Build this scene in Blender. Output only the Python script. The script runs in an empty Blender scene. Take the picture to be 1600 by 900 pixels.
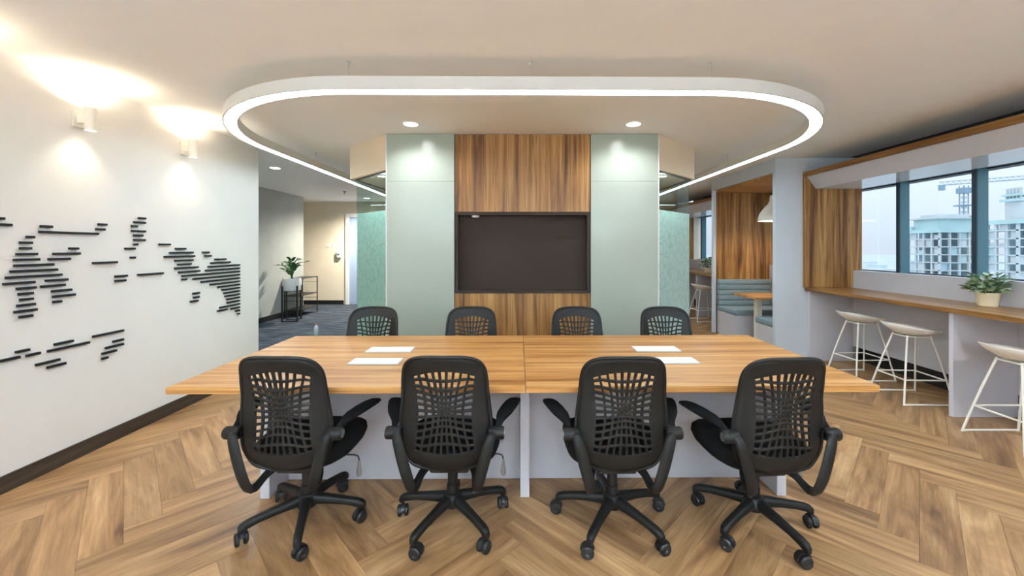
import bpy, bmesh, math, random
from mathutils import Vector, Matrix
random.seed(7)
S = bpy.context.scene
COL = S.collection

# ------------------------------------------------------------------ camera, world, exposure
F = 622.0; VX = 816.0; VY = 387.0; EYE = 1.45          # focal length (px of 1600), vanishing point, eye height
cam_d = bpy.data.cameras.new('camera'); cam = bpy.data.objects.new('camera', cam_d); COL.objects.link(cam)
cam.location = (0, 0, EYE); cam.rotation_euler = (math.pi/2, 0, 0)
cam_d.sensor_width = 36.0; cam_d.lens = F/1600*36
cam_d.shift_x = (800-VX)/1600; cam_d.shift_y = (VY-450)/1600
cam_d.clip_end = 5000; cam_d.clip_start = 0.05
S.camera = cam
S.view_settings.view_transform = 'Standard'; S.view_settings.look = 'None'
S.view_settings.exposure = 0.2; S.view_settings.gamma = 1.0; S.view_settings.use_curve_mapping = False
S.cycles.diffuse_bounces = 6; S.cycles.transparent_max_bounces = 16
SKY_STRENGTH = 0.95
RING_STRENGTH = 20.0
SCONCE_W = 4.2
DOWN_W = 27.0
CORR_W = 110.0
ROOM_FILL_W = 45.0
UPLIGHT_FILL_W = 440.0
w = bpy.data.worlds.new('overcast_sky'); S.world = w; w.use_nodes = True
bgn = w.node_tree.nodes['Background']
# CIE overcast sky: luminance grows from the horizon to three times as much overhead
_n, _l = w.node_tree.nodes, w.node_tree.links
_tc = _n.new('ShaderNodeTexCoord'); _sp = _n.new('ShaderNodeSeparateXYZ'); _l.new(_tc.outputs['Generated'], _sp.inputs[0])
_mr = _n.new('ShaderNodeMapRange'); _mr.inputs[3].default_value = SKY_STRENGTH; _mr.inputs[4].default_value = SKY_STRENGTH*3
_l.new(_sp.outputs['Z'], _mr.inputs[0]); _l.new(_mr.outputs[0], bgn.inputs[1])
bgn.inputs[0].default_value = (0.84, 0.88, 0.97, 1)

# ------------------------------------------------------------------ helpers
def lin(r, g, b):
    f = lambda c: (c/255/12.92) if c/255 <= 0.04045 else ((c/255+0.055)/1.055)**2.4
    return (f(r), f(g), f(b), 1)

def P(px, py, Y):
    return Vector(((px-VX)/F*Y, Y, EYE-(py-VY)/F*Y))

class MB:
    def __init__(s): s.v = []; s.f = []; s.uv = None
    def add(s, vs, fs):
        o = len(s.v); s.v += [tuple(v) for v in vs]; s.f += [tuple(i+o for i in f) for f in fs]; return s
    def box(s, x0, x1, y0, y1, z0, z1, M=None):
        vs = [Vector((x, y, z)) for z in (z0, z1) for y in (y0, y1) for x in (x0, x1)]
        if M: vs = [M @ v for v in vs]
        return s.add(vs, [(0,2,3,1),(4,5,7,6),(0,1,5,4),(2,6,7,3),(0,4,6,2),(1,3,7,5)])
    def prism(s, poly, h0, h1, axis='z'):
        n = len(poly)
        def mk(p, h):
            return (p[0], p[1], h) if axis == 'z' else ((p[0], h, p[1]) if axis == 'y' else (h, p[0], p[1]))
        vs = [mk(p, h0) for p in poly]+[mk(p, h1) for p in poly]
        fs = [tuple(range(n-1, -1, -1)), tuple(range(n, 2*n))]+[(i, (i+1) % n, n+(i+1) % n, n+i) for i in range(n)]
        return s.add(vs, fs)
    def loft(s, rings, closed=True, cap=True):
        n = len(rings[0]); vs = [p for r in rings for p in r]; fs = []
        for a in range(len(rings)-1):
            for i in range(n if closed else n-1):
                j = (i+1) % n
                fs.append((a*n+i, a*n+j, (a+1)*n+j, (a+1)*n+i))
        if cap:
            fs.append(tuple(range(n-1, -1, -1))); k = (len(rings)-1)*n; fs.append(tuple(range(k, k+n)))
        return s.add(vs, fs)
    def lathe(s, prof, c=(0,0,0), n=20, cap=True):
        rings = [[(c[0]+r*math.cos(2*math.pi*i/n), c[1]+r*math.sin(2*math.pi*i/n), c[2]+z) for i in range(n)] for r, z in prof]
        return s.loft(rings, True, cap)
    def tube(s, pts, r, n=8, closed=False, rx=None, up=None):
        pts = [Vector(p) for p in pts]; m = len(pts); rings = []
        rad = r if isinstance(r, (list, tuple)) else [r]*m
        rad2 = rx if isinstance(rx, (list, tuple)) else ([rx]*m if rx else rad)
        prev = None
        for i, p in enumerate(pts):
            a = pts[(i-1) % m] if (closed or i > 0) else p
            b = pts[(i+1) % m] if (closed or i < m-1) else p
            t = (b-a).normalized()
            if up is not None: u = Vector(up)
            elif prev is None: u = Vector((0,0,1)) if abs(t.z) < 0.9 else Vector((1,0,0))
            else: u = prev
            x = t.cross(u).normalized(); y = x.cross(t).normalized(); prev = y
            rings.append([p+x*(rad2[i]*math.cos(2*math.pi*k/n))+y*(rad[i]*math.sin(2*math.pi*k/n)) for k in range(n)])
        if closed: rings.append(rings[0])
        return s.loft(rings, True, not closed)
    def mesh(s, name, bevel=0, smooth=False, seg=2):
        me = bpy.data.meshes.new(name); me.from_pydata(s.v, [], s.f)
        if s.uv:
            l = me.uv_layers.new(name='UVMap')
            for i, lp in enumerate(me.loops): l.data[i].uv = s.uv[lp.vertex_index]
        bm = bmesh.new(); bm.from_mesh(me)
        if not s.uv: bmesh.ops.remove_doubles(bm, verts=bm.verts, dist=1e-6)
        bmesh.ops.recalc_face_normals(bm, faces=bm.faces)
        if bevel:
            ed = [e for e in bm.edges if len(e.link_faces) == 2 and e.calc_face_angle(0) > 0.5]
            bmesh.ops.bevel(bm, geom=ed, offset=bevel, segments=seg, affect='EDGES', profile=0.5, clamp_overlap=True)
        bm.to_mesh(me); bm.free()
        if smooth:
            me.polygons.foreach_set('use_smooth', [True]*len(me.polygons))
            try: me.set_sharp_from_angle(angle=math.radians(40))
            except Exception: pass
        return me
    def build(s, name, mat, parent=None, bevel=0, smooth=False, seg=2):
        return link(name, s.mesh(name, bevel, smooth, seg), mat, parent)

def link(name, me, mat, parent=None, loc=None, rot=None):
    o = bpy.data.objects.new(name, me); COL.objects.link(o)
    if mat is not None and len(me.materials) == 0: me.materials.append(mat)
    if parent: o.parent = parent
    if loc is not None: o.location = loc
    if rot is not None: o.rotation_euler = rot
    return o

def thing(name, label, cat, loc=(0,0,0), rz=0, group=None):
    o = bpy.data.objects.new(name, None); COL.objects.link(o); o.empty_display_size = 0.1
    o.location = loc; o.rotation_euler = (0, 0, rz)
    return tag(o, label, cat, group)
def tag(o, label, cat, group=None):
    o['label'] = label; o['category'] = cat
    if group: o['group'] = group
    return o
def struct(o, label=None):
    o['kind'] = 'structure'
    if label: o['label'] = label
    return o
def lab(o, label): o['label'] = label; return o
def sbox(name, b, mat, label=None, parent=None, bevel=0):
    o = MB().box(*b).build(name, mat, parent, bevel)
    return struct(o, label) if parent is None else o

# ------------------------------------------------------------------ materials
class NT:
    def __init__(s, name):
        s.m = bpy.data.materials.new(name); s.m.use_nodes = True; s.t = s.m.node_tree
        s.b = s.t.nodes['Principled BSDF']; s.o = s.t.nodes['Material Output']
    def n(s, typ, **kw):
        nd = s.t.nodes.new(typ)
        for k, v in kw.items():
            if k.startswith('i_'): nd.inputs[k[2:].replace('_', ' ')].default_value = v
            else: setattr(nd, k, v)
        return nd
    def l(s, a, b): s.t.links.new(a, b)
    def math(s, op, a, b=None):
        nd = s.t.nodes.new('ShaderNodeMath'); nd.operation = op
        for i, x in enumerate((a, b)):
            if x is None: continue
            if isinstance(x, (int, float)): nd.inputs[i].default_value = x
            else: s.l(x, nd.inputs[i])
        return nd.outputs[0]
    def ramp(s, fac, stops):
        r = s.t.nodes.new('ShaderNodeValToRGB'); e = r.color_ramp.elements
        while len(e) < len(stops): e.new(0.5)
        for i, (p, c) in enumerate(stops): e[i].position = p; e[i].color = c
        s.l(fac, r.inputs[0]); return r.outputs[0]
    def mix(s, typ, fac, a, b):
        nd = s.t.nodes.new('ShaderNodeMixRGB'); nd.blend_type = typ
        for i, x in enumerate((fac, a, b)):
            if isinstance(x, (int, float, tuple)): nd.inputs[i].default_value = x
            else: s.l(x, nd.inputs[i])
        return nd.outputs[0]

def plain(name, col, rough=0.6, metal=0.0, noise=0.04, nscale=6.0, bump=0.0, bscale=80.0, spec=0.5, coat=0.0):
    k = NT(name); b = k.b
    tc = k.n('ShaderNodeTexCoord')
    nz = k.n('ShaderNodeTexNoise', i_Scale=nscale, i_Detail=4.0)
    k.l(tc.outputs['Object'], nz.inputs['Vector'])
    lo = tuple(c*(1-noise) for c in col[:3])+(1,); hi = tuple(min(1, c*(1+noise)) for c in col[:3])+(1,)
    k.l(k.ramp(nz.outputs[0], [(0.3, lo), (0.7, hi)]), b.inputs['Base Color'])
    b.inputs['Roughness'].default_value = rough; b.inputs['Metallic'].default_value = metal
    b.inputs['Specular IOR Level'].default_value = spec
    if coat: b.inputs['Coat Weight'].default_value = coat
    if bump:
        n2 = k.n('ShaderNodeTexNoise', i_Scale=bscale, i_Detail=3.0); k.l(tc.outputs['Object'], n2.inputs['Vector'])
        bp = k.n('ShaderNodeBump', i_Strength=bump, i_Distance=0.002); k.l(n2.outputs[0], bp.inputs['Height']); k.l(bp.outputs[0], b.inputs['Normal'])
    return k.m

def emit(name, col, strength):
    k = NT(name); b = k.b
    b.inputs['Base Color'].default_value = (0.8, 0.8, 0.8, 1)
    b.inputs['Emission Color'].default_value = col; b.inputs['Emission Strength'].default_value = strength
    return k.m

def wood(name, stops, grain='X', rough=0.4, across=9.0, along=0.55, vary=0.0, uv=False, coat=0.0, fine=0.22, figure=0.5, veins=0.9):
    """Streaky zebrano-like laminate; grain axis in object space (or U of the UV map)."""
    k = NT(name); b = k.b
    tc = k.n('ShaderNodeTexCoord'); sp = k.n('ShaderNodeSeparateXYZ')
    oi = k.n('ShaderNodeObjectInfo')
    k.l(tc.outputs['UV' if uv else 'Object'], sp.inputs[0])
    X, Y, Z = sp.outputs
    if grain == 'X': u, v = X, k.math('ADD', Y, k.math('MULTIPLY', Z, 0.9))
    elif grain == 'Y': u, v = Y, k.math('ADD', X, k.math('MULTIPLY', Z, 0.9))
    else: u, v = Z, k.math('ADD', X, k.math('MULTIPLY', Y, 0.9))
    rnd = k.math('MULTIPLY', oi.outputs['Random'], 37.0)
    def vec(su, sv, off):
        c = k.n('ShaderNodeCombineXYZ')
        k.l(k.math('MULTIPLY', u, su), c.inputs[0]); k.l(k.math('MULTIPLY', v, sv), c.inputs[1]); k.l(k.math('ADD', rnd, off), c.inputs[2])
        return c.outputs[0]
    n1 = k.n('ShaderNodeTexNoise', i_Scale=1.0, i_Detail=5.0, i_Roughness=0.62, i_Distortion=figure); k.l(vec(along, across, 0), n1.inputs['Vector'])
    n2 = k.n('ShaderNodeTexNoise', i_Scale=1.0, i_Detail=3.0, i_Roughness=0.6); k.l(vec(along*4, across*9, 5), n2.inputs['Vector'])
    n3 = k.n('ShaderNodeTexNoise', i_Scale=1.0, i_Detail=2.0, i_Distortion=1.2); k.l(vec(along*0.9, across*2.6, 11), n3.inputs['Vector'])
    base = k.ramp(n1.outputs[0], stops)
    vein = k.ramp(n3.outputs[0], [(0.0, (1,1,1,1)), (0.455, (1,1,1,1)), (0.49, (0.62,0.55,0.48,1)), (0.525, (1,1,1,1))])
    c = k.mix('MULTIPLY', veins, base, vein)
    c = k.mix('MULTIPLY', fine*2, c, k.ramp(n2.outputs[0], [(0.3, (0.62,0.56,0.5,1)), (0.62, (1,1,1,1))]))
    if vary:
        val = k.math('ADD', k.math('MULTIPLY', oi.outputs['Random'], vary*2), 1-vary)
        hs = k.n('ShaderNodeHueSaturation'); k.l(c, hs.inputs['Color']); k.l(val, hs.inputs['Value']); c = hs.outputs[0]
    k.l(c, b.inputs['Base Color']); b.inputs['Roughness'].default_value = rough; b.inputs['Specular IOR Level'].default_value = 0.35
    if coat: b.inputs['Coat Weight'].default_value = coat; b.inputs['Coat Roughness'].default_value = 0.2
    bp = k.n('ShaderNodeBump', i_Strength=0.12, i_Distance=0.001); k.l(n2.outputs[0], bp.inputs['Height']); k.l(bp.outputs[0], b.inputs['Normal'])
    return k.m

def thin_glass(name, tint, refl=0.06, rough=0.0):
    k = NT(name); k.t.nodes.remove(k.b)
    tr = k.n('ShaderNodeBsdfTransparent'); tr.inputs[0].default_value = tint
    gl = k.n('ShaderNodeBsdfGlossy'); gl.inputs['Roughness'].default_value = rough; gl.inputs[0].default_value = (0.95,0.98,1,1)
    lw = k.n('ShaderNodeLayerWeight'); lw.inputs[0].default_value = 0.5
    mx = k.n('ShaderNodeMixShader'); k.l(k.math('ADD', k.math('MULTIPLY', k.math('POWER', lw.outputs['Facing'], 5.0), 0.9), refl*0.6), mx.inputs[0])
    k.l(tr.outputs[0], mx.inputs[1]); k.l(gl.outputs[0], mx.inputs[2]); k.l(mx.outputs[0], k.o.inputs[0])
    return k.m

def film_mat(name):
    """Frosted teal film with a scale pattern of thin darker lines."""
    k = NT(name); k.t.nodes.remove(k.b)
    tc = k.n('ShaderNodeTexCoord'); mp = k.n('ShaderNodeMapping'); mp.inputs['Scale'].default_value = (13, 13, 10)
    k.l(tc.outputs['Object'], mp.inputs[0])
    vo = k.n('ShaderNodeTexVoronoi', feature='DISTANCE_TO_EDGE'); vo.inputs['Scale'].default_value = 1.0; k.l(mp.outputs[0], vo.inputs['Vector'])
    line = k.ramp(vo.outputs['Distance'], [(0.0, (1,1,1,1)), (0.035, (1,1,1,1)), (0.06, (0,0,0,1))])
    col = k.mix('MIX', line, lin(226, 241, 237), lin(200, 224, 218))
    df = k.n('ShaderNodeBsdfDiffuse'); tl = k.n('ShaderNodeBsdfTranslucent'); tr = k.n('ShaderNodeBsdfTransparent')
    tr.inputs[0].default_value = lin(196, 232, 222)
    k.l(col, df.inputs[0]); k.l(col, tl.inputs[0])
    a = k.n('ShaderNodeMixShader', i_Fac=0.45); k.l(df.outputs[0], a.inputs[1]); k.l(tl.outputs[0], a.inputs[2])
    m2 = k.n('ShaderNodeMixShader', i_Fac=0.22); k.l(a.outputs[0], m2.inputs[1]); k.l(tr.outputs[0], m2.inputs[2])
    k.l(m2.outputs[0], k.o.inputs[0]); return k.m

M = {}
M['wall'] = plain('white_wall_paint', lin(232, 230, 227), 0.75, noise=0.012, bump=0.05, bscale=220)
M['ceil'] = plain('ceiling_paint', lin(243, 242, 240), 0.85, noise=0.01)
M['lilac'] = plain('pale_lilac_paint', lin(205, 203, 210), 0.7, noise=0.015)
M['greywall'] = plain('grey_wall_paper', lin(164, 169, 166), 0.8, noise=0.05, nscale=3, bump=0.1)
M['beige'] = plain('beige_wall_paper', lin(238, 227, 206), 0.8, noise=0.03, nscale=4, bump=0.1)
M['white'] = plain('white_paint', lin(238, 238, 238), 0.5, noise=0.01)
M['bluegrey'] = plain('pale_blue_grey_paint', lin(206, 213, 222), 0.7, noise=0.015)
M['ringwhite'] = plain('warm_white_lacquer', lin(214, 211, 204), 0.55, noise=0.01)
M['whitemetal'] = plain('white_powder_coat', lin(240, 236, 226), 0.4, noise=0.01)
M['stoolseat'] = plain('cream_plastic', lin(249, 247, 242), 0.45, noise=0.02)
M['blackbase'] = plain('black_skirting', lin(24, 24, 26), 0.5)
M['black'] = plain('black_plastic', lin(24, 23, 22), 0.5, noise=0.12, nscale=30, bump=0.1, bscale=400, spec=0.28)
M['blackmetal'] = plain('black_metal', lin(28, 28, 30), 0.45)
M['fabric'] = plain('black_fabric', lin(17, 17, 18), 0.95, noise=0.2, nscale=60, bump=0.3, bscale=500, spec=0.2)
M['rubber'] = plain('black_nylon', lin(26, 26, 27), 0.5)
M['chrome'] = plain('brushed_steel', lin(170, 170, 170), 0.3, metal=1.0)
M['clearplastic'] = plain('smoky_clear_plastic', lin(120, 116, 112), 0.25)
M['slat'] = plain('black_slat', lin(18, 20, 26), 0.55)
M['panel'] = plain('back_painted_glass', lin(164, 174, 162), 0.18, noise=0.01, spec=0.5)
M['paneledge'] = plain('white_edge_strip', lin(222, 224, 222), 0.4)
M['gap'] = plain('dark_gap', lin(22, 20, 19), 0.8)
M['tvframe'] = plain('dark_brown_laminate', lin(56, 47, 42), 0.75, spec=0.25)
M['tvback'] = plain('dark_brown_board', lin(58, 48, 42), 0.8, spec=0.2, noise=0.05, nscale=3)
M['soffit'] = plain('beige_bulkhead', lin(230, 212, 184), 0.8, noise=0.015)
M['steel'] = plain('dark_steel_channel', lin(96, 98, 96), 0.35, metal=0.8)
M['mullion'] = plain('teal_mullion', lin(74, 116, 128), 0.35, noise=0.03)
M['frame_mullion_shade'] = plain('dark_frame_mullion_shade', lin(30, 52, 66), 0.4, noise=0.03)  # window rails, and the backlit shade painted on mullion inner faces
M['gloss'] = plain('gloss_white_board', lin(226, 230, 232), 0.16, noise=0.01, spec=0.9)
M['slot'] = plain('dark_slot', lin(84, 84, 84), 0.9)
M['cushion'] = plain('teal_grey_fabric', lin(134, 152, 160), 0.95, noise=0.08, nscale=40, bump=0.3, bscale=300, spec=0.2)
M['pot'] = plain('cream_ceramic', lin(236, 220, 186), 0.5, noise=0.03)
M['potwhite'] = plain('white_ceramic', lin(232, 232, 230), 0.5, noise=0.02)
M['soil'] = plain('dark_soil', lin(48, 40, 33), 0.95, noise=0.4, nscale=80, bump=0.6)
M['leaf'] = plain('green_leaf', lin(92, 124, 84), 0.5, noise=0.35, nscale=25)
M['leafpale'] = plain('pale_leaf', lin(176, 198, 162), 0.5, noise=0.3, nscale=25)
M['leafdark'] = plain('dark_leaf', lin(44, 92, 40), 0.45, noise=0.3, nscale=18)
M['grommet'] = plain('white_cable_lid', lin(236, 238, 238), 0.35)
M['grommetframe'] = plain('silver_frame', lin(196, 198, 196), 0.35, metal=0.6)
M['doorblue'] = plain('pale_blue_door', lin(164, 184, 214), 0.4, noise=0.02)
M['redcap'] = plain('red_cap', lin(196, 84, 70), 0.5)
M['bottle'] = plain('milky_plastic', lin(214, 222, 226), 0.25)
M['lampshade'] = plain('white_shade', lin(244, 238, 230), 0.5)
M['glass'] = thin_glass('clear_glass', lin(243, 250, 248))
M['window'] = thin_glass('tinted_window_glass', (0.894, 0.947, 0.975, 1))
M['film'] = film_mat('frosted_scale_film')
OAK = [(0.27, lin(98, 69, 44)), (0.42, lin(148, 111, 75)), (0.54, lin(174, 136, 95)), (0.71, lin(202, 165, 122))]
TBL = [(0.27, lin(128, 80, 38)), (0.42, lin(180, 126, 70)), (0.54, lin(203, 151, 91)), (0.73, lin(224, 178, 118))]
ZEB = [(0.30, lin(76, 47, 20)), (0.42, lin(132, 90, 46)), (0.53, lin(168, 123, 70)), (0.70, lin(202, 159, 100))]
M['plank'] = wood('oak_plank', OAK, uv=True, rough=0.38, across=7.0, along=0.9, vary=0.14, figure=1.0, fine=0.25, veins=0.35)
M['table'] = wood('walnut_table_top', TBL, 'X', rough=0.36, across=16, along=0.5, figure=0.35, fine=0.3)
M['zebz'] = wood('vertical_grain_walnut', ZEB, 'Z', rough=0.42, across=13, along=0.55, figure=0.9, fine=0.3)
M['zeby'] = wood('counter_walnut', ZEB, 'Y', rough=0.3, across=10, along=0.5, figure=0.5)
M['zebx'] = wood('booth_table_wood', TBL, 'X', rough=0.4)
M['darkwood'] = wood('dark_oak_skirting', [(0.25, lin(44, 36, 30)), (0.55, lin(70, 58, 50)), (0.8, lin(92, 78, 68))], 'Y', rough=0.55, across=30, along=1.5)

def carpet_mat():
    k = NT('blue_grey_carpet'); b = k.b
    tc = k.n('ShaderNodeTexCoord'); mp = k.n('ShaderNodeMapping'); mp.inputs['Scale'].default_value = (1.2, 7, 1); k.l(tc.outputs['Object'], mp.inputs[0])
    n1 = k.n('ShaderNodeTexNoise', i_Scale=2.0, i_Detail=5.0, i_Roughness=0.7); k.l(mp.outputs[0], n1.inputs['Vector'])
    n2 = k.n('ShaderNodeTexNoise', i_Scale=300.0, i_Detail=2.0); k.l(tc.outputs['Object'], n2.inputs['Vector'])
    k.l(k.ramp(n1.outputs[0], [(0.3, lin(38, 43, 52)), (0.5, lin(66, 74, 85)), (0.7, lin(112, 121, 130))]), b.inputs['Base Color'])
    b.inputs['Roughness'].default_value = 0.95; b.inputs['Specular IOR Level'].default_value = 0.1
    bp = k.n('ShaderNodeBump', i_Strength=0.5, i_Distance=0.003); k.l(n2.outputs[0], bp.inputs['Height']); k.l(bp.outputs[0], b.inputs['Normal'])
    return k.m
M['carpet'] = carpet_mat()

# ------------------------------------------------------------------ room dimensions
H = 2.61; XL = -3.068; YB = -3.0; YWL = 4.63; YF = 10.15
XP = 3.27; YP = 5.14; YP2 = 6.88          # pier with the booth opening
XW = 4.36; XS = 4.24                       # window plane, parapet face

# ------------------------------------------------------------------ floor: herringbone planks
floor = struct(MB().box(XL-0.2, 4.6, YB, YF, -0.06, -0.008).build('floor', M['gap']), 'herringbone oak plank floor')
PW, PL, GAP, N = 0.153, 0.918, 0.0006, 6
def plank_mb(cx=0, cy=0, ang=0, off=0.0, mb=None):
    mb = mb or MB(); mb.uv = mb.uv or []
    hx, hy = PL/2-GAP, PW/2-GAP; ca, sa = math.cos(ang), math.sin(ang)
    pts = [(x, y, z) for z in (-0.008, 0.0) for x, y in ((-hx,-hy),(hx,-hy),(hx,hy),(-hx,hy))]
    mb.add([(cx+x*ca-y*sa, cy+x*sa+y*ca, z) for x, y, z in pts], [(4,5,6,7),(0,1,5,4),(1,2,6,5),(2,3,7,6),(3,0,4,7)])
    mb.uv += [(x+off, y+off*1.7) for x, y, z in pts]
    return mb
plank_me = plank_mb().mesh('plank'); plank_me.materials.append(M['plank'])
r2 = math.sqrt(0.5); planks = []
for p in range(-60, 90):
    for q in range(-8, 9):
        for kind in (0, 1):
            if kind == 0: a, b = p+q*N+N/2, p-q*N+0.5
            else: a, b = p+q*N+N+0.5, p-q*N-N+1+N/2
            X = (a-b)*PW*r2-0.654; Y = (a+b)*PW*r2
            if not (XL-0.1 < X < 4.75 and YB-0.1 < Y < YF+0.2): continue
            if Y > 5.3 and X < -1.9: continue
            planks.append((X, Y, math.pi/4 if kind == 0 else 3*math.pi/4))
def vis(pl):
    X, Y, _ = pl
    if Y < 1.0: return 0
    px = VX+X/Y*F; py = VY+EYE/Y*F
    if not (-120 < px < 1720 and py < 1010): return 0
    if abs(X) < 1.9 and Y > 3.9: return 0.001
    return 1/Y**3
planks.sort(key=vis, reverse=True)
rest = MB()
for i, (X, Y, an) in enumerate(planks):
    if i < 300 and vis((X, Y, an)) > 0: link('plank', plank_me, None, floor, (X, Y, 0), (0, 0, an))
    else: plank_mb(X, Y, an, random.uniform(0, 50), rest)
o = rest.build('plank_field', M['plank'], floor); o['kind'] = 'stuff'
carpet = struct(MB().box(-6.4, -1.85, 5.0, YF, -0.02, 0.006).build('floor_carpet', M['carpet']), 'streaky blue grey carpet in the corridor')

# ------------------------------------------------------------------ ceiling and walls
struct(MB().box(-6.6, 4.22, YB, YF, H, H+0.1).build('ceiling', M['ceil']), 'white flat ceiling')
sbox('trim_1', (4.22, 4.7, YB, YF, H+0.08, H+0.12), M['slot'], 'dark slot between ceiling and window surround')
sbox('wall_left', (XL-0.15, XL, YB, YWL, -0.02, H), M['wall'], 'white wall carrying the black slat map')
sbox('wall_corridor_return', (-5.0, XL-0.15, YWL-0.15, YWL, -0.02, H), M['greywall'])
sbox('wall_corridor', (-5.15, -5.0, YWL, 9.1, -0.02, H), M['greywall'], 'grey papered corridor wall behind the plant')
sbox('wall_corridor_recess', (-6.55, -5.15, 8.95, 9.1, -0.02, H), M['greywall'])
sbox('wall_recess_end', (-6.55, -6.4, 9.1, YF, -0.02, H), M['beige'])
sbox('wall_far', (-6.55, 4.6, YF, YF+0.15, -0.02, H), M['beige'], 'beige papered wall at the corridor end')
sbox('wall_back', (XL-0.15, 4.7, YB-0.15, YB, -0.02, H+0.1), M['wall'])
sbox('baseboard_left', (XL, XL+0.014, YB, YWL, 0, 0.104), M['darkwood'], 'dark oak skirting along the white wall', bevel=0.003)
sbox('baseboard_corridor', (-5.0, -4.985, YWL, 9.1, 0, 0.11), M['blackbase'])
sbox('baseboard_far', (-6.4, -4.55, YF-0.015, YF, 0, 0.11), M['blackbase'])

# far door
dx0, dx1 = -4.49, -3.5
fr = MB(); fr.box(dx0, dx0+0.09, YF-0.05, YF+0.02, 0, 2.32).box(dx1-0.09, dx1, YF-0.05, YF+0.02, 0, 2.32).box(dx0+0.09, dx1-0.09, YF-0.05, YF+0.02, 2.23, 2.32)
door = struct(fr.build('door_1', M['white'], None, 0.004), 'white framed pale blue door at the corridor end')
MB().box(dx0+0.09, dx1-0.09, YF-0.02, YF+0.015, 0.01, 2.23).build('door_leaf', M['doorblue'], door, 0.003)
MB().tube([(dx1-0.16, YF-0.02, 1.0), (dx1-0.16, YF-0.07, 1.0), (dx1-0.28, YF-0.07, 1.0)], 0.01).build('door_handle', M['chrome'], door)

# ------------------------------------------------------------------ central feature wall
YC = 4.053; CX0, CX1 = -1.39, 1.395; WX0, WX1 = -0.684, 0.69
core = struct(MB().box(CX0+0.02, CX1-0.02, YC+0.16, YC+0.22, 0, H).box(CX0, WX0-0.012, YC+0.012, YC+0.16, 0, H).box(WX1+0.012, CX1, YC+0.012, YC+0.16, 0, H)
              .box(WX0-0.012, WX1+0.012, YC+0.02, YC+0.16, 0, 0.985).box(WX0-0.012, WX1+0.012, YC+0.02, YC+0.16, 1.815, H).build('wall_feature', M['lilac']), 'feature wall of green glass and walnut panels')
def panelbox(nm, x0, x1, z0, z1, m, lb): lab(MB().box(x0, x1, YC, YC+0.014, z0, z1).build(nm, M[m], core, 0.0015, seg=1), lb)
for x0, x1 in ((CX0+0.012, WX0-0.008), (WX1+0.008, CX1-0.012)):
    panelbox('glass_panel', x0, x1, 0.002, 2.125, 'panel', 'pale green back-painted glass panel')
    panelbox('glass_panel', x0, x1, 2.1265, H-0.004, 'panel', 'pale green back-painted glass panel')
for x0 in (CX0, CX1-0.011): MB().box(x0, x0+0.011, YC-0.002, YC+0.016, 0, H-0.002).build('edge_strip', M['paneledge'], core)
for xg in (WX0-0.0085, WX1+0.0005): MB().box(xg, xg+0.008, YC+0.006, YC+0.0195, 0.002, H-0.004).build('shadow_gap', M['gap'], core)
panelbox('wood_panel', WX0, WX1, 0.002, 0.985, 'zebz', 'walnut panel with vertical grain')
panelbox('wood_panel', WX0, WX1, 1.813, H-0.006, 'zebz', 'walnut panel with vertical grain')
zt0, zt1 = 0.99, 1.808
nm = MB(); t = 0.026
nm.box(WX0+0.004, WX1-0.004, YC-0.008, YC+0.15, zt0, zt0+t).box(WX0+0.004, WX1-0.004, YC-0.008, YC+0.15, zt1-t, zt1)
nm.box(WX0+0.004, WX0+0.004+t, YC-0.008, YC+0.15, zt0+t, zt1-t).box(WX1-0.004-t, WX1-0.004, YC-0.008, YC+0.15, zt0+t, zt1-t)
lab(nm.build('recess_frame', M['tvframe'], core, 0.001, seg=1), 'dark brown frame of the screen recess')
lab(MB().box(WX0+0.01, WX1-0.01, YC+0.10, YC+0.118, zt0+0.01, zt1-0.01).build('recess_back', M['tvback'], core), 'empty dark brown back board')
cp = P(743, 337, YC+0.05)
lab(MB().lathe([(0.001, -0.022), (0.035, -0.02), (0.042, -0.008), (0.042, 0.0)], (cp.x, cp.y, zt1-t), 20).build('sensor', M['white'], core, smooth=True), 'small white sensor under the recess top')

# glass wings with bulkhead, both sides of the feature wall
def wing(sg, label):
    A = Vector((CX0 if sg < 0 else CX1, YC+0.01)); B = Vector((sg*2.0, 4.62)); Cc = Vector((sg*1.9, 5.9)); D = Vector((A.x-sg*0.02, 5.9))
    zb = 2.245
    t = thing('glass_partition', label, 'glass partition', (0, 0, 0))
    lab(MB().prism([A, B, Cc, D] if sg > 0 else [D, Cc, B, A], zb, H-0.001).build('bulkhead', M['soffit'], t, 0.003, seg=1), 'beige plastered bulkhead box')
    def pane(nm, a, b, z0, z1, m, th, off=0.0, ins=0.03):
        d = (b-a).normalized(); nrm = Vector((d.y, -d.x)); a2 = a+d*ins; b2 = b-d*ins
        c = [a2+nrm*off, b2+nrm*off, b2+nrm*(off+th), a2+nrm*(off+th)]
        return MB().prism(c, z0, z1).build(nm, M[m], t)
    inn = Vector((-sg*0.05, 0.03))
    A2, B2, C2 = A+inn*0.4, B+inn, Cc+inn
    pane('glass_pane', A2, B2, 0.03, zb-0.012, 'glass', 0.010)
    pane('glass_pane', B2, C2, 0.03, zb-0.012, 'glass', 0.010)
    pane('frosted_film', A2, B2, 0.03, 1.84, 'film', 0.001, 0.012)
    pane('frosted_film', B2, C2, 0.03, 1.84, 'film', 0.001, 0.012)
    pane('channel', A2, B2, zb-0.014, zb+0.001, 'steel', 0.022, -0.006, 0.0)
    pane('channel', B2, C2, zb-0.014, zb+0.001, 'steel', 0.022, -0.006, 0.0)
    pane('channel', A2, B2, 0.001, 0.03, 'steel', 0.022, -0.006, 0.0)
    pane('channel', B2, C2, 0.001, 0.03, 'steel', 0.022, -0.006, 0.0)
    MB().box(D.x-0.05, D.x+0.05, 5.84, 5.9, 0.006, zb-0.002).build('end_post', M['steel'], t)
    return t
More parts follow.
